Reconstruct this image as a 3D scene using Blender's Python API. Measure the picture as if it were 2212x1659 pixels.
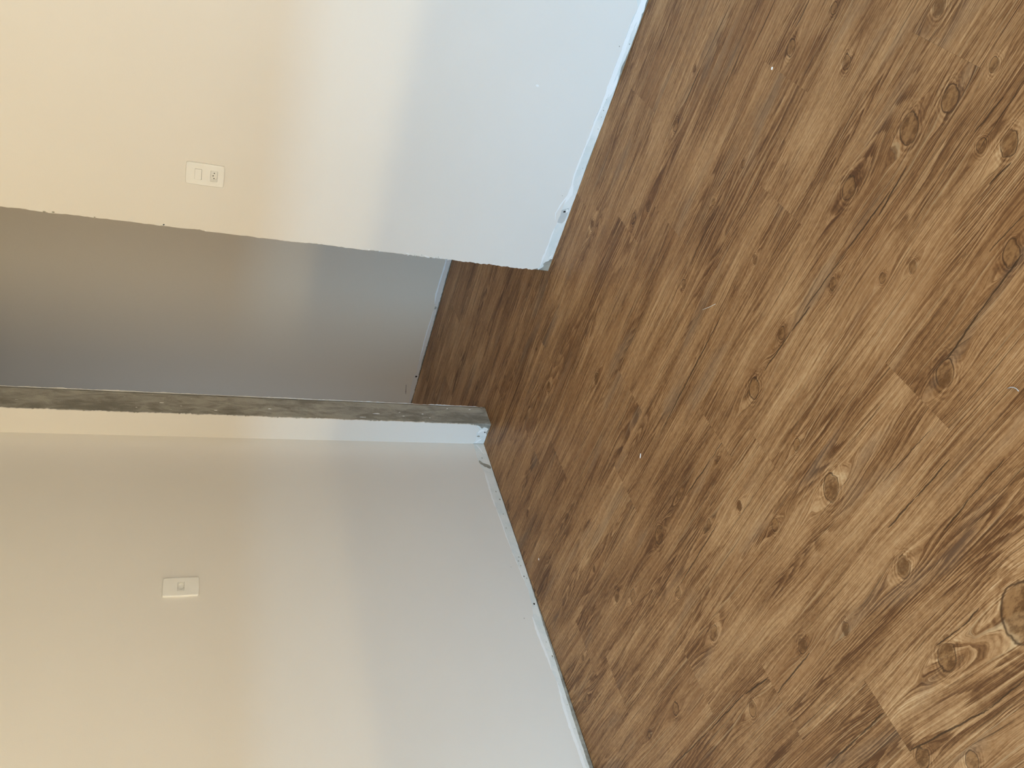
import bpy, bmesh, math, random
from mathutils import Matrix, Vector

for o in list(bpy.data.objects):
    bpy.data.objects.remove(o, do_unlink=True)
SC = bpy.context.scene
COL = SC.collection

# ------------------------------------------------------------------ camera, world, lights, exposure
CAM_R = [[0.286828, -0.262642, -0.921276], [-0.760282, -0.647499, -0.052113], [-0.582838, 0.715377, -0.385403]]
CAM_C = (2.50761, -2.6062, 1.375)
CAM_F = 1701.988                                  # focal length in pixels of the 2212 wide frame
cd = bpy.data.cameras.new('camera')
cam = bpy.data.objects.new('camera', cd)
COL.objects.link(cam)
cd.sensor_fit = 'HORIZONTAL'
cd.sensor_width = 36.0
cd.lens = 36.0 * CAM_F / 2212.0
cd.clip_start = 0.02
r, d, f = (Vector(v) for v in CAM_R)
M = Matrix((r, -d, -f)).transposed().to_4x4()
M.translation = CAM_C
cam.matrix_world = M
SC.camera = cam

SC.view_settings.view_transform = 'Standard'
SC.view_settings.look = 'None'
SC.view_settings.gamma = 1.0
SC.view_settings.use_curve_mapping = False
SC.view_settings.exposure = 0.08

W = bpy.data.worlds.new('sky')
SC.world = W
W.use_nodes = True
W.node_tree.nodes['Background'].inputs[0].default_value = (0.55, 0.72, 1.0, 1)
W.node_tree.nodes['Background'].inputs[1].default_value = 1.0

Z1, Z2 = 0.70, 1.17                               # the low strip window behind the camera: sill and head
ROOM_Y, ROOM_X, CEIL = -4.2, 3.4, 2.6
WIN_X0, WIN_X1 = 0.35, 3.15
HALL_X0 = -1.7


def area(name, loc, sx, sy, power, colour, rot):
    l = bpy.data.lights.new(name, 'AREA')
    l.shape = 'RECTANGLE'
    l.size, l.size_y = sx, sy
    l.energy = power
    l.color = colour
    o = bpy.data.objects.new(name, l)
    o.location = loc
    o.rotation_euler = rot
    COL.objects.link(o)
    return o


# daylight outside the strip window: sky above the horizon, sunlit ground and facades below it, plus added edge strips
area('sky_light', (1.9, ROOM_Y - 2.0, Z2 + 1.25), 6.0, 2.5, 1250, (0.27, 0.61, 1.0), (math.radians(90), 0, 0))
area('cool_edge_strip', (1.9, ROOM_Y - 2.0, Z2 + 0.04), 6.0, 0.08, 95, (0.42, 0.71, 1.0), (math.radians(90), 0, 0))  # added thin strip, sharpens the upper edge of the cool band
area('sunlit_ground_light', (1.75, ROOM_Y - 2.0, Z1 - 1.2), 6.0, 2.4, 600, (1.0, 0.80, 0.46), (math.radians(90), 0, 0))
area('warm_edge_strip', (1.75, ROOM_Y - 2.0, Z1 - 0.02), 6.0, 0.04, 74, (1.0, 0.80, 0.46), (math.radians(90), 0, 0))  # added thin strip, makes the warm light end crisply on the walls
# added fill lamps behind the right wall's openings; cool daylight from the hall's left end
area('added_room_fill', (ROOM_X + 0.10, -3.25, 1.15), 1.9, 1.5, 44, (1.0, 0.91, 0.67), (0, math.radians(90), 0))  # added fill lamp, brightens the left wall; its door is made up
area('hall_left_light', (HALL_X0 - 0.10, 0.65, 1.05), 1.9, 0.8, 0.5, (0.95, 0.95, 1.0), (0, math.radians(-90), 0))
area('added_hall_fill', (ROOM_X + 0.10, 0.65, 1.05), 1.9, 0.8, 7.0, (1.0, 0.74, 0.42), (0, math.radians(90), 0))  # warm fill lamp added to brighten the hall wall
SC.cycles.max_bounces = 8
SC.cycles.diffuse_bounces = 4

# ------------------------------------------------------------------ node helper
class NT:
    def __init__(s, mat):
        s.t = mat.node_tree
        s.n = s.t.nodes
        s.l = s.t.links

    def node(s, kind, **kw):
        n = s.n.new(kind)
        for k, v in kw.items():
            setattr(n, k, v)
        return n

    def put(s, sock, v):
        if v is None:
            return
        if hasattr(v, 'is_output'):
            s.l.new(v, sock)
        else:
            sock.default_value = v

    def m(s, op, a, b=None, c=None, clamp=False):
        n = s.node('ShaderNodeMath', operation=op, use_clamp=clamp)
        s.put(n.inputs[0], a)
        s.put(n.inputs[1], b)
        s.put(n.inputs[2], c)
        return n.outputs[0]

    def add(s, a, b): return s.m('ADD', a, b)
    def sub(s, a, b): return s.m('SUBTRACT', a, b)
    def mul(s, a, b): return s.m('MULTIPLY', a, b)
    def div(s, a, b): return s.m('DIVIDE', a, b)

    def ss(s, v, lo, hi, a=0.0, b=1.0):
        n = s.node('ShaderNodeMapRange', interpolation_type='SMOOTHSTEP')
        s.put(n.inputs[0], v)
        s.put(n.inputs[1], lo)
        s.put(n.inputs[2], hi)
        n.inputs[3].default_value = a
        n.inputs[4].default_value = b
        return n.outputs[0]

    def xyz(s, x, y, z):
        n = s.node('ShaderNodeCombineXYZ')
        s.put(n.inputs[0], x)
        s.put(n.inputs[1], y)
        s.put(n.inputs[2], z)
        return n.outputs[0]

    def sep(s, v):
        n = s.node('ShaderNodeSeparateXYZ')
        s.l.new(v, n.inputs[0])
        return n.outputs

    def noise(s, vec, scale, detail=2.0, rough=0.5, dist=0.0):
        n = s.node('ShaderNodeTexNoise')
        s.l.new(vec, n.inputs['Vector'])
        n.inputs['Scale'].default_value = scale
        n.inputs['Detail'].default_value = detail
        n.inputs['Roughness'].default_value = rough
        n.inputs['Distortion'].default_value = dist
        return n.outputs[0]

    def mix(s, fac, a, b):
        n = s.node('ShaderNodeMix', data_type='RGBA')
        s.put(n.inputs[0], fac)
        s.put(n.inputs[6], a)
        s.put(n.inputs[7], b)
        return n.outputs[2]

    def attr(s, name):
        return s.node('ShaderNodeAttribute', attribute_type='OBJECT', attribute_name=name)


def srgb(r, g, b):
    def c(v):
        v /= 255.0
        return v / 12.92 if v <= 0.04045 else ((v + 0.055) / 1.055) ** 2.4
    return (c(r), c(g), c(b), 1.0)


def new_mat(name, rough=0.6, colour=None, spec=0.5):
    m = bpy.data.materials.new(name)
    m.use_nodes = True
    b = m.node_tree.nodes['Principled BSDF']
    b.inputs['Roughness'].default_value = rough
    b.inputs['Specular IOR Level'].default_value = spec
    if colour:
        b.inputs['Base Color'].default_value = colour
    return m, NT(m), b


def bump(nt, b, height, strength, dist):
    n = nt.node('ShaderNodeBump')
    n.inputs['Strength'].default_value = strength
    n.inputs['Distance'].default_value = dist
    nt.l.new(height, n.inputs['Height'])
    nt.l.new(n.outputs[0], b.inputs['Normal'])


def mat_paint():
    m, nt, b = new_mat('matt_white_wall_paint', 0.55, spec=0.35)
    g = nt.node('ShaderNodeNewGeometry').outputs['Position']
    n = nt.noise(g, 2.0, 3)
    nt.put(b.inputs['Base Color'], nt.mix(nt.ss(n, 0.3, 0.7), (0.76, 0.727, 0.675, 1), (0.775, 0.742, 0.69, 1)))
    bump(nt, b, nt.noise(g, 260.0, 3, 0.6), 0.12, 0.002)
    return m


def mat_band():
    m, nt, b = new_mat('older_plaster_band', 0.75, spec=0.2)
    g = nt.node('ShaderNodeNewGeometry').outputs['Position']
    n = nt.noise(g, 14.0, 4, 0.6)
    col = nt.mix(nt.ss(n, 0.35, 0.65), (0.70, 0.73, 0.71, 1), (0.80, 0.80, 0.77, 1))
    sp = nt.ss(nt.noise(g, 90.0, 3, 0.7), 0.685, 0.72)
    col = nt.mix(nt.mul(sp, nt.ss(nt.noise(g, 9.0, 2), 0.48, 0.62)), col, (0.16, 0.155, 0.14, 1))
    nt.put(b.inputs['Base Color'], col)
    bump(nt, b, nt.noise(g, 120.0, 4, 0.65), 0.5, 0.003)
    return m


def mat_cement():
    m, nt, b = new_mat('grey_cement_render', 0.85, spec=0.2)
    g = nt.node('ShaderNodeNewGeometry').outputs['Position']
    x, y, z = nt.sep(g)
    st = nt.xyz(x, nt.mul(y, 1.6), nt.mul(z, 0.55))
    n1 = nt.noise(st, 22.0, 5, 0.6, 0.6)
    n2 = nt.noise(st, 5.0, 3, 0.5, 0.4)
    v = nt.add(nt.mul(n1, 0.6), nt.mul(n2, 0.4))
    col = nt.mix(nt.ss(v, 0.36, 0.62), (0.225, 0.212, 0.178, 1), (0.41, 0.392, 0.335, 1))
    fl = nt.ss(nt.noise(st, 70.0, 2, 0.5), 0.745, 0.76)
    col = nt.mix(fl, col, (0.78, 0.76, 0.70, 1))
    nt.put(b.inputs['Base Color'], col)
    bump(nt, b, nt.add(n1, nt.mul(nt.noise(g, 160.0, 4, 0.7), 0.4)), 0.7, 0.006)
    return m


def mat_plain(name, col, rough=0.6, spec=0.4, grain=200.0, amp=0.1):
    m, nt, b = new_mat(name, rough, spec=spec)
    g = nt.node('ShaderNodeNewGeometry').outputs['Position']
    n = nt.noise(g, grain, 3)
    c2 = (col[0] * 0.94, col[1] * 0.94, col[2] * 0.94, 1)
    nt.put(b.inputs['Base Color'], nt.mix(n, c2, col))
    bump(nt, b, n, amp, 0.001)
    return m


N_KNOT, N_CRACK = 6, 5


def mat_wood():
    """printed vinyl planks: grain that flows round the knots; every plank carries its own knots, cracks and seed"""
    m, nt, b = new_mat('knotty_wood_print_vinyl', 0.42, spec=0.2)
    tc = nt.node('ShaderNodeTexCoord').outputs['Object']
    x, y, _ = nt.sep(tc)
    seed = nt.attr('grain_seed').outputs['Fac']
    tone = nt.attr('grain_tone').outputs['Fac']
    base = nt.xyz(x, y, nt.mul(seed, 7.3))
    # slow wander of the grain across the plank
    w1 = nt.sub(nt.noise(nt.xyz(nt.mul(x, 1.7), nt.mul(y, 5.0), seed), 1.0, 2), 0.5)
    w2 = nt.sub(nt.noise(nt.xyz(nt.mul(x, 9.0), nt.mul(y, 22.0), seed), 1.0, 2), 0.5)
    psi = nt.add(y, nt.add(nt.mul(w1, 0.042), nt.mul(w2, 0.006)))
    w3 = nt.sub(nt.noise(nt.xyz(nt.mul(x, 34.0), nt.mul(y, 60.0), nt.add(seed, 2.0)), 1.0, 2), 0.5)
    core = halo = outline = ring = None
    for i in range(N_KNOT):
        a = nt.attr('knot_%d' % i)
        cx, cy, r = nt.sep(a.outputs['Vector'])
        dx = nt.sub(x, cx)
        dy = nt.sub(y, cy)
        wob = nt.mul(w3, 0.016)
        kx = nt.add(dx, wob)
        ky = nt.add(dy, wob)
        ex = nt.mul(nt.add(kx, nt.mul(ky, 0.75)), 0.60)       # knots lie slantwise to the plank
        ey = nt.mul(nt.sub(ky, nt.mul(kx, 0.75)), 0.86)
        dist = nt.m('SQRT', nt.add(nt.mul(ex, ex), nt.mul(ey, ey)))
        q = nt.div(dist, nt.m('MAXIMUM', r, 0.0005))
        # the grain parts round the knot and closes again along the plank
        lx = nt.div(dx, 3.6)
        d2 = nt.add(nt.mul(lx, lx), nt.mul(dy, dy))
        r2 = nt.mul(r, r)
        push = nt.div(nt.mul(r2, 1.15), nt.add(d2, nt.mul(r2, 0.35)))
        psi = nt.sub(psi, nt.mul(dy, nt.m('MINIMUM', push, 0.97)))
        c = nt.ss(q, 0.78, 1.0, 1.0, 0.0)
        h = nt.ss(q, 1.0, 2.6, 1.0, 0.0)
        o = nt.mul(nt.ss(nt.m('ABSOLUTE', nt.sub(q, 1.0)), 0.0, 0.11, 1.0, 0.0), nt.ss(w2, -0.25, 0.05))
        rr = nt.mul(h, nt.m('SINE', nt.add(nt.mul(q, 15.0), nt.mul(w3, 12.0))))
        core = c if core is None else nt.m('MAXIMUM', core, c)
        halo = h if halo is None else nt.m('MAXIMUM', halo, h)
        outline = o if outline is None else nt.m('MAXIMUM', outline, o)
        ring = rr if ring is None else nt.add(ring, rr)
    crack = None
    cw = nt.mul(nt.sub(nt.noise(nt.xyz(nt.mul(x, 26.0), seed, 0.0), 1.0, 3, 0.6), 0.5), 0.009)
    for i in range(N_CRACK):
        p0 = nt.attr('crack_a%d' % i).outputs['Vector']
        p1 = nt.attr('crack_b%d' % i).outputs['Vector']
        x0, y0, wd = nt.sep(p0)
        x1, y1, _ = nt.sep(p1)
        t = nt.m('DIVIDE', nt.sub(x, x0), nt.sub(x1, x0), clamp=True)
        yl = nt.add(nt.add(y0, nt.mul(t, nt.sub(y1, y0))), cw)
        env = nt.mul(nt.mul(t, nt.sub(1.0, t)), 4.0)
        wide = nt.mul(wd, nt.m('POWER', env, 0.35))
        k = nt.ss(nt.div(nt.m('ABSOLUTE', nt.sub(y, yl)), nt.m('MAXIMUM', wide, 1e-5)), 0.5, 1.6, 1.0, 0.0)
        k = nt.mul(k, nt.m('GREATER_THAN', env, 0.001))
        crack = k if crack is None else nt.m('MAXIMUM', crack, k)
    # printed figure
    blot = nt.noise(nt.xyz(nt.mul(x, 3.2), nt.mul(y, 11.0), seed), 1.0, 3, 0.55)
    blot2 = nt.noise(nt.xyz(nt.mul(x, 3.4), nt.mul(psi, 46.0), nt.add(seed, 3.0)), 1.0, 4, 0.6)
    streak = nt.noise(nt.xyz(nt.mul(x, 1.7), nt.mul(psi, 200.0), nt.add(seed, 9.0)), 1.0, 4, 0.66)
    fine = nt.noise(nt.xyz(nt.mul(x, 4.5), nt.mul(psi, 560.0), nt.add(seed, 1.0)), 1.0, 3, 0.65)
    hair = nt.noise(nt.xyz(nt.mul(x, 1.3), nt.mul(psi, 260.0), nt.add(seed, 12.0)), 1.0, 2, 0.5)
    hair = nt.ss(nt.m('ABSOLUTE', nt.sub(hair, 0.5)), 0.0, 0.035, 1.0, 0.0)
    hair = nt.mul(hair, nt.ss(nt.noise(nt.xyz(nt.mul(x, 5.0), nt.mul(y, 40.0), seed), 1.0, 2), 0.45, 0.62))
    fleck = nt.noise(nt.xyz(nt.mul(x, 60.0), nt.mul(y, 140.0), seed), 1.0, 3, 0.7)
    gfield = nt.noise(nt.xyz(nt.mul(x, 1.0), nt.mul(psi, 13.0), nt.add(seed, 5.0)), 1.0, 1.5, 0.4)
    rings = nt.m('FRACT', nt.add(nt.mul(gfield, 26.0), nt.mul(fine, 0.5)))
    ringline = nt.mul(nt.ss(rings, 0.0, 0.85), nt.ss(rings, 0.9, 1.0, 1.0, 0.0))
    ringamt = nt.ss(nt.noise(nt.xyz(nt.mul(x, 2.0), nt.mul(y, 9.0), nt.add(seed, 21.0)), 1.0, 2), 0.40, 0.64)
    ringamt = nt.m('MAXIMUM', ringamt, nt.mul(halo, 0.9))
    v = nt.add(nt.mul(blot, 0.28), nt.mul(blot2, 0.22))
    v = nt.add(v, nt.mul(streak, 0.31))
    v = nt.add(v, nt.mul(nt.ss(fine, 0.36, 0.64), 0.15))
    v = nt.add(v, 0.005)
    v = nt.add(v, nt.mul(nt.sub(nt.ss(fleck, 0.36, 0.64), 0.5), 0.06))
    v = nt.add(v, nt.mul(tone, 0.03))
    v = nt.sub(v, nt.mul(nt.mul(ringline, ringamt), 0.17))
    v = nt.sub(v, nt.mul(hair, 0.13))
    v = nt.add(v, nt.mul(halo, 0.025))
    v = nt.sub(v, nt.mul(ring, 0.055))
    ramp = nt.node('ShaderNodeValToRGB')
    cr = ramp.color_ramp
    stops = [(0.28, (0.112, 0.047, 0.017)), (0.40, (0.245, 0.119, 0.046)), (0.50, (0.388, 0.208, 0.090)), (0.60, (0.53, 0.315, 0.150)), (0.72, (0.665, 0.447, 0.245))]
    cr.elements[0].position, cr.elements[0].color = stops[0][0], (*stops[0][1], 1)
    cr.elements[1].position, cr.elements[1].color = stops[-1][0], (*stops[-1][1], 1)
    for p, c in stops[1:-1]:
        cr.elements.new(p).color = (*c, 1)
    nt.put(ramp.inputs[0], v)
    col = ramp.outputs[0]
    # greyish weathered areas
    grey = nt.ss(nt.noise(nt.xyz(nt.mul(x, 3.0), nt.mul(y, 13.0), nt.add(seed, 31.0)), 1.0, 2), 0.55, 0.75)
    col = nt.mix(nt.mul(grey, 0.3), col, (0.25, 0.185, 0.125, 1))
    red = nt.ss(nt.noise(nt.xyz(nt.mul(x, 2.6), nt.mul(y, 10.0), nt.add(seed, 44.0)), 1.0, 2), 0.53, 0.72)
    col = nt.mix(nt.mul(red, 0.35), col, (0.29, 0.135, 0.05, 1))
    pale = nt.noise(nt.xyz(nt.mul(x, 1.8), nt.mul(psi, 300.0), nt.add(seed, 27.0)), 1.0, 2, 0.5)
    col = nt.mix(nt.mul(nt.ss(pale, 0.63, 0.70), 0.45), col, (0.56, 0.39, 0.21, 1))
    # short dark pores along the grain
    pore = nt.ss(nt.noise(nt.xyz(nt.mul(x, 3.2), nt.mul(psi, 270.0), nt.add(seed, 15.0)), 1.0, 2, 0.5), 0.64, 0.70)
    col = nt.mix(nt.mul(pore, 0.6), col, (0.085, 0.045, 0.02, 1))
    kc = nt.mix(nt.ss(nt.add(fleck, nt.mul(w2, 1.2)), 0.35, 0.7), (0.125, 0.055, 0.018, 1), (0.31, 0.158, 0.062, 1))
    col = nt.mix(nt.mul(core, 0.85), col, kc)
    col = nt.mix(nt.mul(outline, 0.9), col, (0.07, 0.034, 0.014, 1))
    col = nt.mix(nt.mul(crack, 0.88), col, (0.045, 0.022, 0.009, 1))
    nt.put(b.inputs['Base Color'], col)
    bump(nt, b, nt.noise(nt.xyz(nt.mul(x, 9.0), nt.mul(y, 260.0), seed), 1.0, 2, 0.6), 0.22, 0.0012)
    nt.put(b.inputs['Roughness'], nt.add(0.38, nt.mul(fine, 0.16)))
    return m


M_HALLBAND = mat_plain('hall_plaster_band', (0.74, 0.70, 0.64, 1), 0.75, 0.2, 90.0, 0.4)
M_HALL = mat_plain('beige_hall_paint', (0.76, 0.688, 0.572, 1), 0.55, 0.35, 260.0, 0.1)
MP, MB, MC, MW = mat_paint(), mat_band(), mat_cement(), mat_wood()
M_PUTTY = mat_plain('white_filler', (0.90, 0.90, 0.885, 1), 0.7, 0.25, 80.0, 0.4)
M_PLASTER = mat_plain('bare_grey_plaster', (0.56, 0.56, 0.54, 1), 0.85, 0.2, 60.0, 0.4)
M_PLATE = mat_plain('white_plastic', (0.86, 0.85, 0.81, 1), 0.28, 0.5, 30.0, 0.0)
M_SOCKET = mat_plain('socket_plastic', (0.80, 0.79, 0.75, 1), 0.35, 0.5, 30.0, 0.0)
M_DARK = mat_plain('dark_contact', (0.012, 0.010, 0.008, 1), 0.6, 0.2, 30.0, 0.0)
M_SUB = mat_plain('subfloor', (0.05, 0.04, 0.03, 1), 0.9, 0.1)
M_METAL = mat_plain('dull_wire', (0.50, 0.47, 0.45, 1), 0.35, 0.6, 30.0, 0.0)
M_STRAW = mat_plain('pale_straw', (0.62, 0.52, 0.40, 1), 0.6, 0.3, 30.0, 0.0)
M_CHIP = mat_plain('white_paint_flake', (0.85, 0.83, 0.78, 1), 0.6, 0.3, 30.0, 0.0)


# ------------------------------------------------------------------ mesh helpers
def mesh_obj(name, bm, mat, parent=None, smooth=False, recalc=True):
    if recalc:
        bmesh.ops.recalc_face_normals(bm, faces=bm.faces)
    me = bpy.data.meshes.new(name)
    bm.to_mesh(me)
    bm.free()
    me.materials.append(mat)
    if smooth:
        for p in me.polygons:
            p.use_smooth = True
    o = bpy.data.objects.new(name, me)
    COL.objects.link(o)
    if parent:
        o.parent = parent
        o.matrix_parent_inverse = parent.matrix_world.inverted()
    return o


def box(bm, x0, x1, y0, y1, z0, z1):
    v = [bm.verts.new((x, y, z)) for x in (x0, x1) for y in (y0, y1) for z in (z0, z1)]
    for a in ((0, 1, 3, 2), (4, 6, 7, 5), (0, 4, 5, 1), (2, 3, 7, 6), (0, 2, 6, 4), (1, 5, 7, 3)):
        bm.faces.new([v[i] for i in a])


def sheet(name, outer, holes, place, thick, mat, parent=None, base=0.0):
    """a thin coat with a free outline (and holes): place(u, v, h) maps wall coordinates and height to the room"""
    bm = bmesh.new()
    loops, edges = [], []
    for L in [outer] + list(holes):
        vs = [bm.verts.new((p[0], p[1], 0)) for p in L]
        for i in range(len(vs)):
            edges.append(bm.edges.new((vs[i], vs[(i + 1) % len(vs)])))
        loops.append(vs)
    bmesh.ops.triangle_fill(bm, use_beauty=True, use_dissolve=False, edges=edges, normal=(0, 0, 1))
    for vs in loops:
        low = [bm.verts.new((v.co.x, v.co.y, -1)) for v in vs]
        for i in range(len(vs)):
            j = (i + 1) % len(vs)
            bm.faces.new((vs[i], vs[j], low[j], low[i]))
    for v in bm.verts:
        h = base + (thick if v.co.z > -0.5 else 0.0)
        v.co = place(v.co.x, v.co.y, h)
    return mesh_obj(name, bm, mat, parent)


def wander(pts, step, amp, rng, smooth=3):
    """resample a polyline and roughen it sideways"""
    out = []
    for (a, b) in zip(pts[:-1], pts[1:]):
        L = math.hypot(b[0] - a[0], b[1] - a[1])
        n = max(1, int(L / step))
        for i in range(n):
            t = i / n
            out.append([a[0] + (b[0] - a[0]) * t, a[1] + (b[1] - a[1]) * t])
    out.append(list(pts[-1]))
    n = len(out)
    noise = [rng.uniform(-1, 1) for _ in range(n)]
    slow = [rng.uniform(-1, 1) for _ in range(n // 6 + 3)]
    res = []
    for i, p in enumerate(out):
        a, b = out[max(0, i - 1)], out[min(n - 1, i + 1)]
        tx, ty = b[0] - a[0], b[1] - a[1]
        L = math.hypot(tx, ty) or 1
        k = i / 6.0
        s = slow[int(k)] * (1 - k % 1) + slow[int(k) + 1] * (k % 1)
        off = amp * (0.55 * noise[i] ** 3 * 1.6 + 0.6 * s)
        if i in (0, n - 1):
            off = 0
        res.append((p[0] - ty / L * off, p[1] + tx / L * off))
    return res


def stroke(pts, widths):
    """closed outline of a brush stroke along a polyline"""
    up, dn = [], []
    n = len(pts)
    for i, p in enumerate(pts):
        a, b = pts[max(0, i - 1)], pts[min(n - 1, i + 1)]
        tx, ty = b[0] - a[0], b[1] - a[1]
        L = math.hypot(tx, ty) or 1
        w = widths[i] / 2
        up.append((p[0] - ty / L * w, p[1] + tx / L * w))
        dn.append((p[0] + ty / L * w, p[1] - tx / L * w))
    return up + dn[::-1]


def blob(cx, cy, rx, ry, n, rng, rough=0.25):
    return [(cx + rx * math.cos(2 * math.pi * i / n) * (1 + rng.uniform(-rough, rough)),
             cy + ry * math.sin(2 * math.pi * i / n) * (1 + rng.uniform(-rough, rough))) for i in range(n)]


def structure(o):
    o['kind'] = 'structure'
    return o


def tag(o, label, cat, group=None):
    o['label'] = label
    o['category'] = cat
    if group:
        o['group'] = group
    return o


# ------------------------------------------------------------------ measured outlines (metres on each surface)
A_EDGE = [[-0.0003,0.0523],[-0.123,0.0618],[-0.2143,0.0443],[-0.3397,0.047],[-0.4591,0.0467],[-0.5731,0.0426],[-0.6713,0.0394],[-0.7762,0.0312],[-0.857,0.0236],[-0.9342,0.0293],[-0.9988,0.0449],[-1.0714,0.0459],[-1.1598,0.0357],[-1.2188,0.0382],[-1.2934,0.0299],[-1.3637,0.0376],[-1.4397,0.0398],[-1.5137,0.0344],[-1.5905,0.0351]]
B_EDGE = [[2.0677,0.0437],[2.0453,0.0286],[2.0131,0.0355],[1.9596,0.0361],[1.8915,0.0339],[1.8351,0.0345],[1.7867,0.0363],[1.7481,0.0342],[1.6985,0.0334],[1.6463,0.0404],[1.616,0.0369],[1.5686,0.038],[1.5148,0.0399],[1.4603,0.0392],[1.4041,0.0412],[1.3476,0.0377],[1.2208,0.0403],[1.1742,0.0461],[1.1358,0.0438],[1.0963,0.0452],[1.0563,0.0465],[1.0162,0.0443]]
H_EDGE = [[0.3449,0.0397],[0.278,0.0381],[0.2037,0.0399],[0.1102,0.0426],[0.0049,0.0224],[-0.0814,0.0278],[-0.1562,0.0259],[-0.2396,0.0329],[-0.4944,0.0248],[-0.5311,0.033],[-0.6093,0.0322],[-0.7368,0.0189]]
KNOTS = [[2.003,-0.4339,0.01],[1.8355,-0.4583,0.018],[2.1941,-0.8145,0.02],[2.2332,-1.0264,0.017],[2.2748,-1.3499,0.026],[2.1903,-1.298,0.03],[2.4063,-1.1941,0.02],[2.3149,-0.8972,0.014],[2.3606,-1.3962,0.014],[2.2621,-1.5256,0.022],[2.2356,-1.4759,0.014],[1.5748,-0.5012,0.018],[1.4966,-0.4481,0.018],[1.7528,-0.8048,0.012],[1.8924,-0.8496,0.011],[1.5023,-0.8512,0.013],[2.0207,-1.2361,0.026],[1.8339,-1.346,0.014],[1.9225,-1.4565,0.012],[1.9834,-1.5021,0.012],[2.1133,-1.6674,0.022],[2.0645,-1.581,0.008],[1.9315,-1.5422,0.007],[1.4815,-1.3083,0.026],[1.6477,-1.2903,0.016],[1.4068,-1.357,0.008],[1.4835,-1.5211,0.014],[1.6777,-1.5006,0.006],[1.2441,-1.3306,0.01],[1.8663,-1.7119,0.026],[1.8554,-1.5037,0.012],[0.87,-1.2912,0.026],[0.5346,-1.2724,0.02],[0.6167,-1.3321,0.02],[0.8315,-1.4761,0.015],[1.0347,-1.2748,0.014],[0.1923,-0.8577,0.014],[1.2206,-1.4808,0.014],[1.2882,-1.6038,0.016],[1.49,-1.6641,0.03],[1.0833,-1.4304,0.014],[1.5157,-1.9078,0.022],[1.6552,-2.1126,0.05],[0.8924,-1.6516,0.02],[0.5837,-1.7016,0.018],[0.4026,-1.6838,0.01],[0.1154,-1.4044,0.016],[1.2959,-1.9055,0.014],[1.1549,-1.8583,0.018],[0.8909,-1.8709,0.018],[1.4698,-2.0848,0.026],[1.2805,-2.1878,0.02],[1.3792,-2.2395,0.018]]
CRACKS = [[2.2056,-0.4731,2.0176,-0.4623],[2.0176,-0.4623,1.9037,-0.4594],[2.2677,-0.6637,2.136,-0.6653],[2.3058,-0.7968,2.2379,-0.7936],[1.7737,-0.8241,1.5525,-0.8359],[2.0708,-1.3451,1.9144,-1.329],[1.9144,-1.329,1.7342,-1.3133],[2.1316,-1.3465,2.0154,-1.3544],[2.1764,-1.6386,2.0933,-1.628],[2.125,-1.6857,2.0018,-1.6886],[2.0018,-1.6886,1.887,-1.6955],[1.754,-1.3239,1.6719,-1.3143],[1.6719,-1.3143,1.5394,-1.3064],[1.5663,-1.0624,1.0963,-1.0762],[1.3376,-1.3127,1.2179,-1.3108],[1.2179,-1.3108,1.0594,-1.3008],[1.1202,-1.4542,0.8607,-1.4632],[1.7515,-1.8325,1.6378,-1.8316],[1.6378,-1.8316,1.5444,-1.8283],[1.8301,-1.9099,1.7248,-1.912],[1.7248,-1.912,1.6415,-1.9173],[1.5942,-2.0614,1.5369,-2.064],[1.5369,-2.064,1.4657,-2.0572],[1.5708,-2.1928,1.4774,-2.1943],[1.4774,-2.1943,1.258,-2.1636],[0.8845,-1.8282,0.6827,-1.8207],[0.6827,-1.8207,0.4643,-1.8086],[1.1651,-1.8827,1.0006,-1.8895],[1.2592,-2.0807,1.1634,-2.0828],[1.1634,-2.0828,1.027,-2.0836],[2.2476,-1.4463,2.3232,-1.4551],[0.9948,-1.8476,0.893,-1.8305],[2.1382,-0.6189,1.8346,-0.6231],[2.0842,-1.2166,2.2044,-1.2151],[2.1874,-1.5415,2.2379,-1.5532]]

DOOR_S, WALL_T, DOOR_W, HALL_D = 0.1283, 0.1224, 0.8706, 1.1401
DOOR_E = DOOR_S + DOOR_W
LINTEL = 2.16

on_back = lambda u, v, h: (u, -h, v)                      # room side of the door wall
on_left = lambda u, v, h: (h, u, v)                       # left wall, u is y
on_hall = lambda u, v, h: (u, HALL_D - h, v)              # far wall of the hall
on_rear = lambda u, v, h: (u, WALL_T + h, v)              # hall side of the door wall

# ------------------------------------------------------------------ floor: slab and single planks
bm = bmesh.new()
box(bm, HALL_X0 - 0.1, ROOM_X + 0.1, ROOM_Y - 0.15, HALL_D + 0.15, -0.10, -0.006)
floor = structure(mesh_obj('floor', bm, M_SUB))

PL, PW, GAP = 1.0585, 0.2115, 0.00006
ROW_OFF = {-6: .62, -5: .17, -4: .88, -3: .40, -2: .95, -1: .30, 0: .757, 1: .395, 2: .535, 3: .016, 4: .825, 5: .229, 6: .333, 7: .735, 8: 1.0, 9: .203, 10: .61, 11: .05, 12: .82,
           13: .41, 14: .14, 15: .93, 16: .55, 17: .27, 18: .71, 19: .1}


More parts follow.
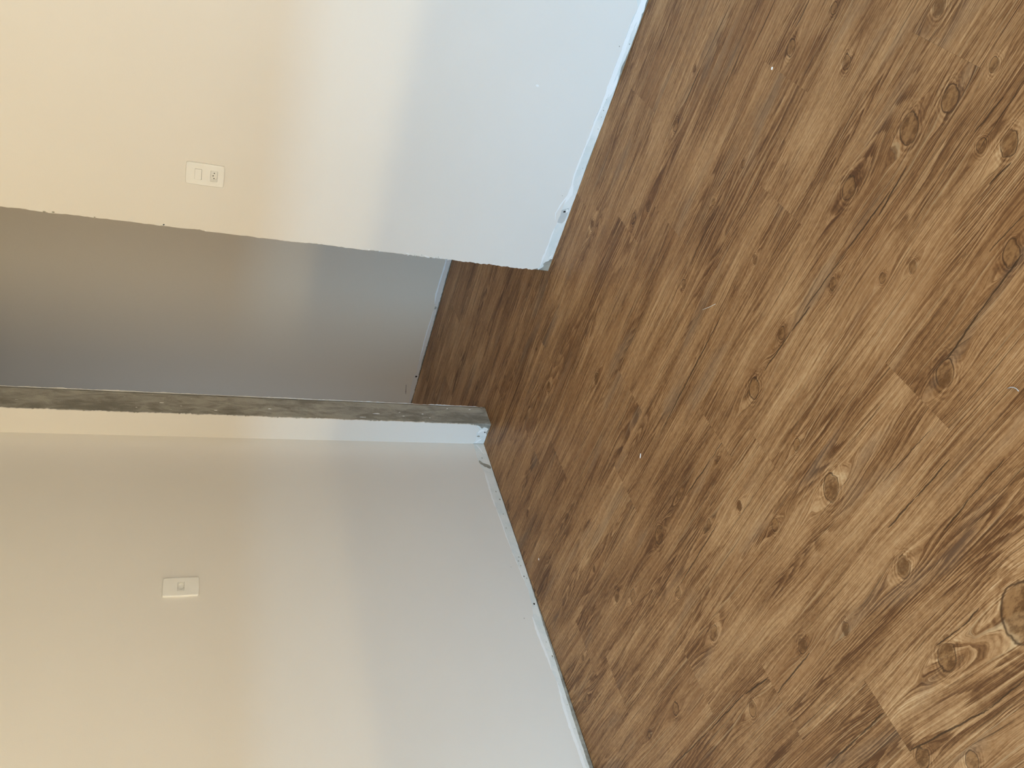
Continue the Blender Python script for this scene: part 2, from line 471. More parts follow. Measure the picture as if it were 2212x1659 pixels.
def plank(x0, x1, y0, y1, knots, cracks, seed, tone):
    bm = bmesh.new()
    c, e = 0.00018, 0.0002
    w, h = x1 - x0 - GAP, y1 - y0 - GAP
    ring = lambda i, z: [bm.verts.new(p) for p in ((i, i, z), (w - i, i, z), (w - i, h - i, z), (i, h - i, z))]
    a, m_, t = ring(0, -0.006), ring(0, -e), ring(c, 0)
    bm.faces.new(t)
    for lo, hi in ((a, m_), (m_, t)):
        for i in range(4):
            j = (i + 1) % 4
            bm.faces.new((lo[i], lo[j], hi[j], hi[i]))
    o = mesh_obj('plank', bm, MW, None)
    o.location = (x0 + GAP / 2, y0 + GAP / 2, 0)
    o.parent = floor
    o['grain_seed'] = float(seed)
    o['grain_tone'] = float(tone)
    for i in range(N_KNOT):
        o['knot_%d' % i] = [float(q) for q in (knots[i] if i < len(knots) else (0.0, -5.0, 0.0))]
    for i in range(N_CRACK):
        k = cracks[i] if i < len(cracks) else (0.0, -5.0, 0.1, -5.0, 0.0)
        o['crack_a%d' % i] = [float(k[0]), float(k[1]), float(k[4])]
        o['crack_b%d' % i] = [float(k[2]), float(k[3]), 0.0]
    return o


rp = random.Random(11)
for row in range(-6, 20):
    yt = -0.1055 - PW * row
    yb = yt - PW
    if row < -1 and yb >= HALL_D:
        continue
    if yt <= ROOM_Y:
        continue
    yb2, yt2 = max(yb, ROOM_Y), min(yt, HALL_D)
    if yt2 - yb2 < 0.01:
        continue
    xa, xb = (HALL_X0 if row < 0 else 0.0), ROOM_X
    x = ROW_OFF[row] - PL * 4
    while x < xb:
        a, b_ = max(x, xa), min(x + PL, xb)
        if b_ - a > 0.004:
            kn = [(k[0] - a, k[1] - yb2, k[2] * 0.8) for k in KNOTS if a - .01 < k[0] < b_ + .01 and yb2 - .01 < k[1] < yt2 + .01]
            ck = [(k[0] - a, k[1] - yb2, k[2] - a, k[3] - yb2, rp.uniform(0.0011, 0.0022)) for k in CRACKS
                  if a - .03 < (k[0] + k[2]) / 2 < b_ + .03 and yb2 < (k[1] + k[3]) / 2 < yt2]
            for _ in range(max(0, 1 - len(kn))):
                kn.append((rp.uniform(0, b_ - a), rp.uniform(0.02, 0.19), rp.uniform(0.005, 0.016)))
            while len(ck) < 3:
                cx, cy = rp.uniform(0, b_ - a), rp.uniform(0.01, 0.2)
                ln = rp.uniform(0.1, 0.35)
                ck.append((cx, cy, cx + ln, cy + rp.uniform(-.012, .012), rp.uniform(0.0005, 0.0011)))
            kn.sort(key=lambda k: -k[2])
            plank(a, b_, yb2, yt2, kn[:N_KNOT], ck[:N_CRACK], rp.uniform(0, 60), rp.uniform(-1, 1))
        x += PL

# ------------------------------------------------------------------ walls
bm = bmesh.new()
box(bm, -0.12, -0.0025, ROOM_Y, 0.0, 0, CEIL)
wall_left = structure(mesh_obj('wall_left', bm, MC))
bm = bmesh.new()
box(bm, HALL_X0, DOOR_S - 0.004, 0.0, WALL_T, 0, CEIL)
box(bm, DOOR_E + 0.004, ROOM_X, 0.0, WALL_T, 0, CEIL)
box(bm, DOOR_S - 0.004, DOOR_E + 0.004, 0.0, WALL_T, LINTEL, CEIL)
wall_back = structure(mesh_obj('wall_back', bm, MC))
bm = bmesh.new()
box(bm, HALL_X0, ROOM_X, HALL_D + 0.004, HALL_D + 0.12, 0, CEIL)
wall_far = structure(mesh_obj('wall_far', bm, MC))
bm = bmesh.new()
box(bm, ROOM_X, ROOM_X + 0.12, -2.5, 0.24, 0, CEIL)                 # front opening made up for the fill lamp, one for the hall fill at the back
box(bm, ROOM_X, ROOM_X + 0.12, 1.06, HALL_D + 0.12, 0, CEIL)
box(bm, ROOM_X, ROOM_X + 0.12, 0.24, 1.06, 2.1, CEIL)
box(bm, ROOM_X, ROOM_X + 0.12, ROOM_Y, -4.0, 0, CEIL)
box(bm, ROOM_X, ROOM_X + 0.12, -4.0, -2.5, 2.2, CEIL)
structure(mesh_obj('wall_right', bm, MP))
bm = bmesh.new()
box(bm, HALL_X0 - 0.12, HALL_X0, 0.0, 0.24, 0, CEIL)                # doorway at the end of the hall
box(bm, HALL_X0 - 0.12, HALL_X0, 1.06, HALL_D + 0.12, 0, CEIL)
box(bm, HALL_X0 - 0.12, HALL_X0, 0.24, 1.06, 2.1, CEIL)
structure(mesh_obj('wall_hall_end', bm, MP))
bm = bmesh.new()
box(bm, -0.12, ROOM_X + 0.12, ROOM_Y - 0.14, ROOM_Y, 0, Z1)
box(bm, -0.12, ROOM_X + 0.12, ROOM_Y - 0.14, ROOM_Y, Z2, CEIL)
box(bm, -0.12, WIN_X0, ROOM_Y - 0.14, ROOM_Y, Z1, Z2)
box(bm, WIN_X1, ROOM_X + 0.12, ROOM_Y - 0.14, ROOM_Y, Z1, Z2)
structure(mesh_obj('wall_front', bm, MP))
bm = bmesh.new()
box(bm, HALL_X0 - 0.12, ROOM_X + 0.12, ROOM_Y - 0.14, HALL_D + 0.12, CEIL, CEIL + 0.12)
structure(mesh_obj('ceiling', bm, MP))

rw = random.Random(5)
# --- door wall, right of the doorway: band, paint coat with crumbled edge, bare chip
edge_up = wander([(1.0112, 0.046), (1.0000, 0.075), (DOOR_E, 0.2), (DOOR_E + .001, 0.5), (DOOR_E + .0015, 0.75), (DOOR_E - .0005, 1.1), (DOOR_E + .0015, 1.5), (DOOR_E, 1.75), (DOOR_E + .001, LINTEL + 0.02)], 0.008, 0.0035, rw)
low = [(ROOM_X, 0.045), (2.6, 0.038)] + [tuple(p) for p in B_EDGE] + [(1.0112, 0.046)]
low = wander(low, 0.012, 0.0022, rw)
coat = low[:-1] + edge_up + [(ROOM_X, LINTEL + 0.02)]
sheet('paint_coat', coat, [], on_back, 0.004, MP, wall_back)
corner = [(1.0585, 0.001), (1.0571, 0.010), (1.047, 0.016), (1.041, 0.027), (1.032, 0.034), (1.022, 0.028), (1.012, 0.034), (1.001, 0.047)]
band = [(ROOM_X, 0.06), (1.02, 0.06), (1.001, 0.0465)] + corner[::-1] + wander([(1.0585, 0.002), (1.25, 0.0015), (1.5, 0.003), (1.8, 0.002), (1.85, 0.0095), (1.90, 0.004), (2.0, 0.003), (2.05, 0.010), (2.1, 0.004), (ROOM_X, 0.004)], 0.012, 0.0015, rw)
chip_hole = [(u, max(0.008, v)) for u, v in [(1.2599, 0.0535), (1.2761, 0.0453), (1.284, 0.0309), (1.293, 0.012), (1.276, 0.009), (1.2603, 0.0085), (1.2363, 0.009), (1.2226, 0.017), (1.2233, 0.0356), (1.2439, 0.0492)]]
sheet('plaster_band', band, [chip_hole], on_back, 0.0022, MB, wall_back)
o = sheet('bare_patch', [(u * 1.0 + (u - 1.255) * 0.15, max(0.003, v - 0.001)) for u, v in chip_hole], [], on_back, 0.0012, M_PLASTER, wall_back)
o['label'] = 'chipped spot showing bare grey plaster'
sheet('dark_hole', blob(1.2735, 0.024, 0.004, 0.005, 10, rw), [], on_back, 0.0016, M_DARK, wall_back)
sheet('filler_crumb', blob(1.279, 0.016, 0.008, 0.006, 9, rw, 0.35), [], on_back, 0.0035, M_PUTTY, wall_back)


def filler(pts, w0, w1, step, place, parent, base, seed, amp=0.0025):
    rg = random.Random(seed)
    p = wander(pts, step, amp, rg)
    n = len(p)
    wid = [max(0.0012, (rg.uniform(w0, w1)) * min(1, 0.25 + 4 * min(i, n - 1 - i) / n)) for i in range(n)]
    for i in range(1, n - 1):
        wid[i] = (wid[i - 1] + wid[i] * 2 + wid[i + 1]) / 4
    o = sheet('filler_stroke', stroke(p, wid), [], place, 0.0008, M_PUTTY, parent, base)
    return o


mid = lambda A_, f: [(a[0], a[1] * f) for a in A_]
bl = [tuple(p) for p in B_EDGE[::-1]]
filler([(1.0185, 0.043), (1.06, 0.045), (1.10, 0.043), (1.15, 0.043), (1.2, 0.042)], 0.006, 0.010, 0.01, on_back, wall_back, 0.0026, 3, 0.001)
filler([(1.235, 0.052), (1.262, 0.060), (1.30, 0.052), (1.345, 0.036), (1.39, 0.035), (1.43, 0.039), (1.5, 0.038), (1.58, 0.036)], 0.005, 0.009, 0.01, on_back, wall_back, 0.0036, 4, 0.001)
filler([(1.31, 0.040), (1.35, 0.028), (1.39, 0.032)], 0.014, 0.024, 0.01, on_back, wall_back, 0.0024, 14, 0.002)
filler([(1.52, 0.037), (1.60, 0.034), (1.64, 0.036), (1.70, 0.030)], 0.004, 0.009, 0.01, on_back, wall_back, 0.0034, 5, 0.001)
filler([(1.66, 0.034), (1.72, 0.030), (1.78, 0.028), (1.86, 0.027), (1.96, 0.027), (2.05, 0.020), (2.2, 0.026)], 0.013, 0.020, 0.01, on_back, wall_back, 0.0030, 6, 0.002)
filler([(1.74, 0.018), (1.80, 0.012), (1.82, 0.014)], 0.008, 0.016, 0.008, on_back, wall_back, 0.0025, 7, 0.002)
filler([(1.98, 0.012), (2.04, 0.009), (2.12, 0.016)], 0.006, 0.012, 0.008, on_back, wall_back, 0.0025, 8, 0.002)
filler([(1.06, 0.018), (1.075, 0.012), (1.083, 0.010)], 0.004, 0.010, 0.006, on_back, wall_back, 0.0024, 9, 0.002)
sheet('paint_drip', blob(1.7268, 0.2947, 0.0035, 0.006, 12, rw, 0.2), [], on_back, 0.0012, M_PUTTY, wall_back, 0.004)
for u, v, q in ((1.915, 0.0465, 0.0022), (1.855, 0.024, 0.0016), (1.845, 0.021, 0.0016), (1.93, 0.011, 0.002), (1.70, 0.024, 0.0018), (1.69, 0.017, 0.0022), (1.73, 0.022, 0.0016), (1.665, 0.016, 0.0015), (1.62, 0.012, 0.0014), (1.34, 0.058, 0.0013)):
    sheet('speck', blob(u, v, q, q, 7, rw, 0.3), [], on_back, 0.0006, MC, wall_back, 0.0040 if v > 0.04 else 0.0022)
# crumbs of paint along the raw edge of the opening
for _ in range(26):
    z = rw.choice([rw.uniform(0.42, 0.62), rw.uniform(0.2, 2.0)])
    q = rw.uniform(0.0012, 0.0032)
    sheet('edge_crumb', blob(DOOR_E + rw.uniform(-0.001, 0.008), z, q, q * rw.uniform(1, 2), 7, rw, 0.35), [], on_back, 0.0012, M_PUTTY if rw.random() < .7 else MC, wall_back, 0.004)

# --- door wall, stub left of the doorway
edge = wander([(0.1195, 0.072), (0.1262, 0.12), (DOOR_S - .0005, 0.25), (DOOR_S + .0005, 0.6), (DOOR_S, 1.0), (DOOR_S + .001, 1.5), (DOOR_S, LINTEL + .02)], 0.006, 0.0034, rw)
se = wander([(0.0, 0.0573), (0.0285, 0.050), (0.0537, 0.0535), (0.0701, 0.0613), (0.0954, 0.0523), (0.1195, 0.072)], 0.006, 0.002, rw)
sheet('paint_coat', se[:-1] + edge + [(0.0, LINTEL + 0.02)], [], on_back, 0.004, MP, wall_back)
sb = [(0.0, 0.003), (0.03, 0.002), (0.06, 0.0035), (0.075, 0.012), (0.098, 0.006), (0.104, 0.016), (0.1075, 0.026), (0.1085, 0.031), (0.0985, 0.038), (0.104, 0.046), (0.112, 0.052), (0.1195, 0.068), (0.117, 0.076), (0.0, 0.07)]
sheet('plaster_band', sb, [], on_back, 0.0024, MB, wall_back)
filler([(0.003, 0.045), (0.02, 0.038), (0.035, 0.022)], 0.008, 0.014, 0.006, on_back, wall_back, 0.0026, 21, 0.002)
filler([(0.07, 0.052), (0.085, 0.044), (0.092, 0.024)], 0.010, 0.018, 0.006, on_back, wall_back, 0.0026, 22, 0.002)
sheet('dark_hole', blob(0.0768, 0.018, 0.004, 0.0035, 9, rw), [], on_back, 0.0012, M_DARK, wall_back, 0.0024)
sheet('grey_smear', blob(0.05, 0.045, 0.004, 0.008, 9, rw, 0.35), [], on_back, 0.0006, MC, wall_back, 0.004)

# --- cement reveals of the opening (left one seen), and the hall side coats
def reveal(xf, sgn):
    bm = bmesh.new()
    ny, nz = 16, 150
    rg = random.Random(77)
    lump = [(rg.uniform(0, WALL_T), rg.uniform(0, LINTEL), rg.uniform(0.012, 0.05), rg.uniform(-1, 1)) for _ in range(150)]
    rows = []
    for j in range(nz + 1):
        z = LINTEL * j / nz
        rr = []
        for i in range(ny + 1):
            y = WALL_T * i / ny
            hgt = sum(a * math.exp(-((y - ly) ** 2 * 1.8 + ((z - lz) * 0.6) ** 2) / (q * q)) for ly, lz, q, a in lump if abs(z - lz) < 0.16)
            hgt = max(-1.4, min(1.4, hgt)) * 0.0011
            if 0 < i < ny:
                hgt += rg.uniform(-1, 1) * 0.00022
            rr.append(bm.verts.new((xf - sgn * 0.0016 + sgn * hgt, y, z)))
        rows.append(rr)
    for a, b2 in zip(rows[:-1], rows[1:]):
        for i in range(ny):
            bm.faces.new((a[i], a[i + 1], b2[i + 1], b2[i]))
    ends = [bm.verts.new((xf - sgn * 0.004, y, z)) for z in (0, LINTEL) for y in (0, WALL_T)]
    bm.faces.new((*[q[0] for q in rows], ends[2], ends[0]))
    bm.faces.new((*[q[-1] for q in rows], ends[3], ends[1]))
    return mesh_obj('cement_reveal', bm, MC, wall_back, smooth=True)


reveal(DOOR_S, 1)
reveal(DOOR_E, -1)
far_edge = wander([(DOOR_S - .003, 0.012), (DOOR_S - .001, 0.08), (DOOR_S + .0012, 0.2), (DOOR_S - .0005, 0.35), (DOOR_S + .0015, 0.6), (DOOR_S + .001, 1.0), (DOOR_S + .0016, 1.4), (DOOR_S + .0012, LINTEL + .02)], 0.009, 0.0028, rw)
sheet('paint_coat', [(HALL_X0, 0.012)] + far_edge + [(HALL_X0, LINTEL + .02)], [], on_rear, 0.0032, M_PUTTY, wall_back)
sheet('paint_coat', [(DOOR_E + .002, 0.004), (ROOM_X, 0.004), (ROOM_X, LINTEL + .02)] + wander([(DOOR_E + .002, LINTEL + .02), (DOOR_E + .003, 1.0), (DOOR_E + .002, 0.1)], 0.02, 0.002, rw), [], on_rear, 0.004, MP, wall_back)
# paint flakes and smears on the seen reveal
on_reveal = lambda u, v, h: (DOOR_S + h, u, v)
for (u, v, a, c2) in ((0.045, 0.545, 0.004, 0.022), (0.018, 0.62, 0.002, 0.016), (0.03, 0.30, 0.0025, 0.004), (0.055, 0.33, 0.002, 0.004), (0.06, 0.44, 0.002, 0.004), (0.10, 0.20, 0.002, 0.004), (0.10, 0.085, 0.002, 0.005), (0.05, 1.02, 0.0025, 0.007), (0.062, 1.45, 0.002, 0.008), (0.028, 1.24, 0.002, 0.007), (0.035, 0.425, 0.0015, 0.006)):
    sheet('paint_splash', blob(u, v, a * 0.55, c2 * 0.75, 11, rw, 0.55), [], on_reveal, 0.0016, M_PUTTY, wall_back, -0.001)

# --- left wall
al = [tuple(p) for p in A_EDGE]
al = wander([(-0.0030, 0.057)] + [(p[0], p[1]) for p in al[1:]] + [(-2.0, 0.042), (-3.0, 0.05), (ROOM_Y, 0.045)], 0.012, 0.002, rw)
sheet('paint_coat', al + [(ROOM_Y, CEIL), (-0.0030, CEIL)], [], lambda u, v, h: (h - 0.0025, u, v), 0.0025, MP, wall_left)
gapl = wander([(-0.003, 0.0015), (-0.3, 0.0025), (-0.80, 0.003), (-0.9, 0.004), (-1.0, 0.007), (-1.15, 0.009), (-1.3, 0.012), (-1.5, 0.015), (-1.8, 0.014), (ROOM_Y, 0.008)], 0.012, 0.0013, rw)
sheet('plaster_band', gapl + [(ROOM_Y, 0.08), (-0.003, 0.08)], [], lambda u, v, h: (h - 0.0025, u, v), 0.0012, MB, wall_left)
on_leftband = lambda u, v, h: (h - 0.0025, u, v)
filler([(-0.19, 0.046), (-0.27, 0.046), (-0.34, 0.050), (-0.41, 0.049)], 0.005, 0.012, 0.01, on_leftband, wall_left, 0.0020, 31, 0.0015)
filler([(-0.42, 0.048), (-0.50, 0.044), (-0.58, 0.042), (-0.64, 0.040)], 0.003, 0.006, 0.01, on_leftband, wall_left, 0.0020, 32, 0.001)
filler([(-0.66, 0.041), (-0.72, 0.038), (-0.80, 0.032), (-0.86, 0.026)], 0.007, 0.013, 0.01, on_leftband, wall_left, 0.0016, 33, 0.0015)
filler([(-0.985, 0.044), (-1.04, 0.045), (-1.10, 0.041), (-1.17, 0.035), (-1.215, 0.037)], 0.006, 0.012, 0.01, on_leftband, wall_left, 0.0020, 34, 0.0015)
filler([(-1.27, 0.030), (-1.35, 0.036), (-1.44, 0.037), (-1.52, 0.033), (-1.60, 0.033), (-1.75, 0.036)], 0.008, 0.015, 0.01, on_leftband, wall_left, 0.0020, 35, 0.0015)
filler([(-0.01, 0.045), (-0.04, 0.030), (-0.075, 0.018)], 0.003, 0.006, 0.008, on_leftband, wall_left, 0.0014, 36, 0.002)
sheet('bare_patch', [(-0.116, 0.054), (-0.122, 0.047), (-0.133, 0.040), (-0.138, 0.028), (-0.143, 0.016), (-0.151, 0.006), (-0.163, 0.004), (-0.171, 0.011), (-0.166, 0.022), (-0.160, 0.027), (-0.158, 0.037), (-0.148, 0.043), (-0.141, 0.052), (-0.128, 0.058)], [], on_leftband, 0.0018, MC, wall_left)
for u, v, q in ((-0.316, 0.0207, 0.004), (-0.364, 0.0142, 0.005), (-0.69, 0.016, 0.003), (-0.71, 0.024, 0.0035), (-0.735, 0.020, 0.003), (-0.79, 0.022, 0.004), (-0.80, 0.012, 0.003), (-1.162, 0.014, 0.0055), (-1.277, 0.029, 0.003), (-0.74, 0.0674, 0.0018), (-0.989, 0.081, 0.0022), (-0.10, 0.035, 0.004), (-0.45, 0.022, 0.003), (-0.53, 0.03, 0.003), (-1.10, 0.02, 0.002), (-1.36, 0.02, 0.002), (-1.45, 0.022, 0.0016)):
    sheet('speck', blob(u, v, q, q * 0.7, 8, rw, 0.4), [], on_leftband, 0.0005, MC, wall_left, 0.0012 if v < 0.045 else 0.0025)
sheet('dark_hole', blob(-0.9254, 0.0177, 0.0042, 0.0035, 9, rw), [], on_leftband, 0.0006, M_DARK, wall_left, 0.0014)

# --- far wall of the hall
hl = [(ROOM_X, 0.04)] + [tuple(p) for p in H_EDGE] + [(HALL_X0, 0.03)]
sheet('paint_coat', wander(hl, 0.014, 0.002, rw) + [(HALL_X0, CEIL), (ROOM_X, CEIL)], [], lambda u, v, h: (u, HALL_D + 0.004 - h, v), 0.004, M_HALL, wall_far)
on_hallband = lambda u, v, h: (u, HALL_D + 0.004 - h, v)
hb = wander([(ROOM_X, 0.004), (0.36, 0.005), (0.2, 0.006), (0.1, 0.004), (0.0, 0.008), (-0.2, 0.004), (-0.4, 0.008), (-0.6, 0.003), (HALL_X0, 0.003)], 0.01, 0.0025, rw)
sheet('plaster_band', hb + [(HALL_X0, 0.06), (ROOM_X, 0.06)], [], on_hallband, 0.002, M_HALLBAND, wall_far)
filler([(0.36, 0.036), (0.28, 0.034), (0.20, 0.036), (0.10, 0.038), (0.03, 0.03)], 0.006, 0.012, 0.012, on_hallband, wall_far, 0.0034, 41, 0.0015)
filler([(-0.02, 0.026), (-0.12, 0.028), (-0.24, 0.030), (-0.4, 0.026)], 0.004, 0.008, 0.012, on_hallband, wall_far, 0.0034, 42, 0.0015)
sheet('dark_hole', blob(-0.5299, 0.0175, 0.008, 0.006, 9, rw, 0.35), [], on_hallband, 0.0005, M_DARK, wall_far, 0.002)
sheet('bare_patch', blob(0.0, 0.021, 0.012, 0.010, 9, rw, 0.35), [], on_hallband, 0.0006, MC, wall_far, 0.002)
sheet('scratch', stroke([(-0.600, 0.068), (-0.63, 0.0625), (-0.655, 0.0585), (-0.678, 0.054)], [0.002, 0.0022, 0.003, 0.0015]), [], on_hallband, 0.0004, M_DARK, wall_far, 0.004)

# ------------------------------------------------------------------ wall plates
def rrect(w, h, r, n=6, cx=0.0, cy=0.0, bulge=0.0):
    out = []
    for k, (sx, sy) in enumerate(((1, 1), (-1, 1), (-1, -1), (1, -1))):
        for i in range(n + 1):
            a = math.radians(90 * k + 90 * i / n)
            out.append((cx + sx * (w / 2 - r) + r * math.cos(a), cy + sy * (h / 2 - r) + r * math.sin(a)))
        # slightly bowed sides
        if bulge:
            nx, ny = (0, 1) if k % 2 == 0 else (-1, 0)
            if k == 0: out.append((cx, cy + h / 2 + bulge))
            if k == 1: out.append((cx - w / 2 - bulge, cy))
            if k == 2: out.append((cx, cy - h / 2 - bulge))
            if k == 3: out.append((cx + w / 2 + bulge, cy))
    return out


def slab(name, outline, holes, top, bottom, mat, parent, bevel=0.0, hole_depth=None):
    """face with holes at height top, rounded edge falling to bottom, hole walls going in"""
    bm = bmesh.new()
    cx = sum(p[0] for p in outline) / len(outline)
    cy = sum(p[1] for p in outline) / len(outline)
    ext = max(abs(p[0] - cx) for p in outline)
    eyt = max(abs(p[1] - cy) for p in outline)
    inset = lambda p, q: (cx + (p[0] - cx) * (1 - q / ext), cy + (p[1] - cy) * (1 - q / eyt))
    levels = [(0.0, bottom), (0.0, top - bevel)] + ([(bevel * (1 - math.cos(a)), top - bevel + bevel * math.sin(a)) for a in (0.5, 1.0, math.pi / 2)] if bevel else [(0.0, top)])
    rings = [[bm.verts.new((*inset(p, q), z)) for p in outline] for q, z in levels]
    n = len(outline)
    for a, b2 in zip(rings[:-1], rings[1:]):
        for i in range(n):
            bm.faces.new((a[i], a[(i + 1) % n], b2[(i + 1) % n], b2[i]))
    edges = [bm.edges.get((rings[-1][i], rings[-1][(i + 1) % n])) for i in range(n)]
    hl_ = []
    for H in holes:
        vs = [bm.verts.new((p[0], p[1], top)) for p in H]
        edges += [bm.edges.new((vs[i], vs[(i + 1) % len(vs)])) for i in range(len(vs))]
        hl_.append(vs)
    bmesh.ops.triangle_fill(bm, use_beauty=True, use_dissolve=False, edges=edges, normal=(0, 0, 1))
    for vs in hl_:
        dp = bottom if hole_depth is None else hole_depth
        lo = [bm.verts.new((v.co.x, v.co.y, dp)) for v in vs]
        for i in range(len(vs)):
            j = (i + 1) % len(vs)
            bm.faces.new((vs[i], vs[j], lo[j], lo[i]))
    return mesh_obj(name, bm, mat, parent)


def circle(cx, cy, r, n=14):
    return [(cx + r * math.cos(2 * math.pi * i / n), cy + r * math.sin(2 * math.pi * i / n)) for i in range(n)]


MW_, MH_ = 0.0385, 0.0225                                # module opening: wide and high


def socket_module(parent, cy, recess):
    """three-pin socket set sideways: six-sided well with three round holes"""
    top, floor_z = 0.0074, 0.0074 - recess
    hexa = [(-0.0165, cy), (-0.0105, cy + 0.0088), (0.0105, cy + 0.0088), (0.0165, cy), (0.0105, cy - 0.0088), (-0.0105, cy - 0.0088)]
    hx = []
    for i in range(6):                                   # rounded corners of the well
        p, q, s = hexa[i - 1], hexa[i], hexa[(i + 1) % 6]
        for t in (0.16, 0.06):
            hx.append((q[0] + (p[0] - q[0]) * t, q[1] + (p[1] - q[1]) * t))
        for t in (0.06, 0.16):
            hx.append((q[0] + (s[0] - q[0]) * t, q[1] + (s[1] - q[1]) * t))
    clips = [rrect(0.0022, 0.0016, 0.0006, 3, -0.0052, cy + 0.01015), rrect(0.0022, 0.0016, 0.0006, 3, -0.0052, cy - 0.01015)]
    m = slab('socket_module', rrect(MW_ - 0.0010, MH_ - 0.0010, 0.0016, 4, 0, cy), [hx] + clips, top, 0.001, M_SOCKET, parent, 0.0006, floor_z - 0.001)
    pins = [(-0.0095, cy - 0.0006), (0.0, cy + 0.0026), (0.0095, cy - 0.0006)]
    slab('socket_well', hx, [circle(x, y, 0.0021) for x, y in pins], floor_z, floor_z - 0.003, M_SOCKET, m)
    for x, y in pins:
        bm = bmesh.new()
        lo = [bm.verts.new((a, b2, floor_z - 0.0024)) for a, b2 in circle(x, y, 0.00212)]
        hi = [bm.verts.new((a, b2, floor_z - 0.0004)) for a, b2 in circle(x, y, 0.00209)]
        bm.faces.new(lo)
        for i in range(len(lo)):
            bm.faces.new((lo[i], lo[(i + 1) % len(lo)], hi[(i + 1) % len(lo)], hi[i]))
        mesh_obj('pin_hole', bm, M_DARK, m)
    for c in (cy + 0.01015, cy - 0.01015):
        slab('clip_hole', rrect(0.0023, 0.0017, 0.0006, 3, -0.0052, c), [], 0.0070, 0.005, M_DARK, m)
    return m


def wall_plate(name, label, cat, modules):
    root = bpy.data.objects.new(name, None)
    COL.objects.link(root)
    root.empty_display_size = 0.03
    tag(root, label, cat)
    bpy.context.view_layer.update()
    holes = [rrect(MW_, MH_, 0.002, 4, 0, cy) for _, cy in modules]
    plate = slab('cover_plate', rrect(0.078, 0.1195, 0.0065, 6, 0, 0, 0.0009), holes, 0.0078, 0.0, M_PLATE, root, 0.0034, 0.002)
    slab('back_box', rrect(0.05, 0.085, 0.003, 3), [], 0.0012, 0.0002, M_SOCKET, root)
    for kind, cy in modules:
        if kind == 'socket':
            socket_module(root, cy, 0.0030 if len(modules) > 1 else 0.0060)
        else:
            bm = bmesh.new()
            w, h = MW_ - 0.0016, MH_ - 0.0016
            pts = rrect(w, h, 0.0018, 4, -0.0004, cy + 0.0003)
            tilt = lambda y, x: 0.0080 + (y - cy) * 0.035 - (x) * 0.020
            lo = [bm.verts.new((x, y, 0.002)) for x, y in pts]
            hi = [bm.verts.new((x, y, tilt(y, x) - 0.0004)) for x, y in pts]
            tp = [bm.verts.new((x * 0.975, cy + (y - cy) * 0.96, tilt(y, x))) for x, y in pts]
            k = len(pts)
            for a, b2 in ((lo, hi), (hi, tp)):
                for i in range(k):
                    bm.faces.new((a[i], a[(i + 1) % k], b2[(i + 1) % k], b2[i]))
            bm.faces.new(tp)
            mesh_obj('rocker', bm, M_PLATE, root)
    return root


# local axes of a plate: X to the right on the wall, Y up, Z out of the wall
sw = wall_plate('light_switch', 'white wall plate with a rocker switch above a three-hole socket, right of the doorway', 'switch', [('rocker', 0.0215), ('socket', -0.0275)])
sw.matrix_world = Matrix(((1, 0, 0, 1.2144), (0, 0, -1, -0.0039), (0, 1, 0, 1.3415), (0, 0, 0, 1)))
so = wall_plate('wall_socket', 'white wall plate with one three-hole socket at its centre, on the left wall', 'socket', [('socket', 0.0)])
so.matrix_world = Matrix(((0, 0, 1, 0.0001), (1, 0, 0, -0.7719), (0, 1, 0, 1.3424), (0, 0, 0, 1)))


# ------------------------------------------------------------------ litter on the floor
def rod(name, pts, rad, mat, n=6):
    bm = bmesh.new()
    rings = []
    for i, p in enumerate(pts):
        a, b2 = Vector(pts[max(0, i - 1)]), Vector(pts[min(len(pts) - 1, i + 1)])
        t = (b2 - a).normalized()
        u = t.cross(Vector((0, 0, 1)))
        if u.length < 1e-4:
            u = Vector((1, 0, 0))
        u.normalize()
        w = t.cross(u)
        r_ = rad * (0.75 if i in (0, len(pts) - 1) else 1.0)
        rings.append([bm.verts.new(Vector(p) + (u * math.cos(2 * math.pi * k / n) + w * math.sin(2 * math.pi * k / n)) * r_) for k in range(n)])
    for a, b2 in zip(rings[:-1], rings[1:]):
        for k in range(n):
            bm.faces.new((a[k], a[(k + 1) % n], b2[(k + 1) % n], b2[k]))
    bm.faces.new(rings[0])
    bm.faces.new(rings[-1])
    return mesh_obj(name, bm, mat, None, smooth=True)


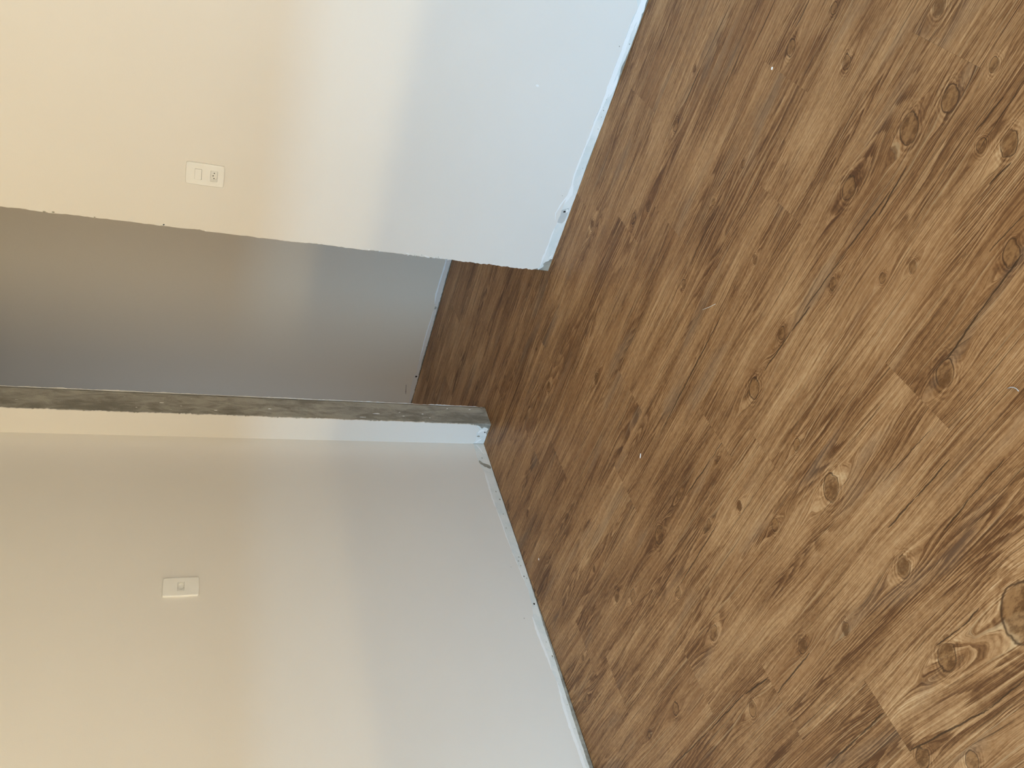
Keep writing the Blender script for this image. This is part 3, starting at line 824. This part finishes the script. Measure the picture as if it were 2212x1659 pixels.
def flake(name, x, y, rx, ry, ang, hgt, mat, seed):
    rg = random.Random(seed)
    bm = bmesh.new()
    pts = blob(0, 0, rx, ry, 8, rg, 0.3)
    c, s_ = math.cos(ang), math.sin(ang)
    lo = [bm.verts.new((x + a * c - b2 * s_, y + a * s_ + b2 * c, 0.0)) for a, b2 in pts]
    hi = [bm.verts.new((x + (a * c - b2 * s_) * 0.8, y + (a * s_ + b2 * c) * 0.8, hgt * rg.uniform(0.7, 1.2))) for a, b2 in pts]
    for i in range(8):
        bm.faces.new((lo[i], lo[(i + 1) % 8], hi[(i + 1) % 8], hi[i]))
    mid_ = bm.verts.new((x, y, hgt * 1.15))
    for i in range(8):
        bm.faces.new((hi[i], hi[(i + 1) % 8], mid_))
    bm.faces.new(lo)
    return mesh_obj(name, bm, mat)


tag(rod('straw_splinter', [(1.5012, -0.982, 0.001), (1.513, -0.9925, 0.0012), (1.530, -1.0065, 0.0011), (1.5481, -1.020, 0.001)], 0.0010, M_STRAW), 'thin pale straw-like splinter lying on the floor planks', 'splinter')
tag(rod('bent_wire', [(1.9288, -1.8281, 0.001), (1.9341, -1.831, 0.0014), (1.9377, -1.8357, 0.0016), (1.9391, -1.8414, 0.0014), (1.9383, -1.847, 0.001)], 0.0010, M_METAL), 'short bent piece of shiny wire on the floor planks', 'wire')
tag(flake('paint_flake', 2.1302, -0.7803, 0.0048, 0.0026, 0.4, 0.002, M_CHIP, 1), 'bright white paint flake on the floor near a plank end', 'flake')
tag(flake('paint_flake', 0.9665, -1.0457, 0.0075, 0.0018, 0.6, 0.0015, M_CHIP, 2), 'slim grey-white paint flake on the dark planks before the doorway', 'flake')
tag(flake('paint_flake', 0.1256, -0.801, 0.0055, 0.0018, 0.9, 0.0015, M_CHIP, 3), 'tiny white paint flake on the floor along the left wall', 'flake')

for n, l in (('floor', 'floor of knotty brown wood-look vinyl planks'), ('wall_left', 'left wall with a socket plate and raw plaster strip at its foot'),
             ('wall_back', 'wall with the raw doorway, its left reveal bare grey cement'), ('wall_far', 'far wall of the hall seen through the doorway'),
             ('wall_right', 'plain painted wall closing the room on the right'), ('wall_hall_end', 'plain wall at the end of the hall'),
             ('wall_front', 'plain wall with a strip window behind the viewer'), ('ceiling', 'plain painted ceiling over room and hall')):
    bpy.data.objects[n]['label'] = l
    bpy.data.objects[n]['category'] = n.split('_')[0]
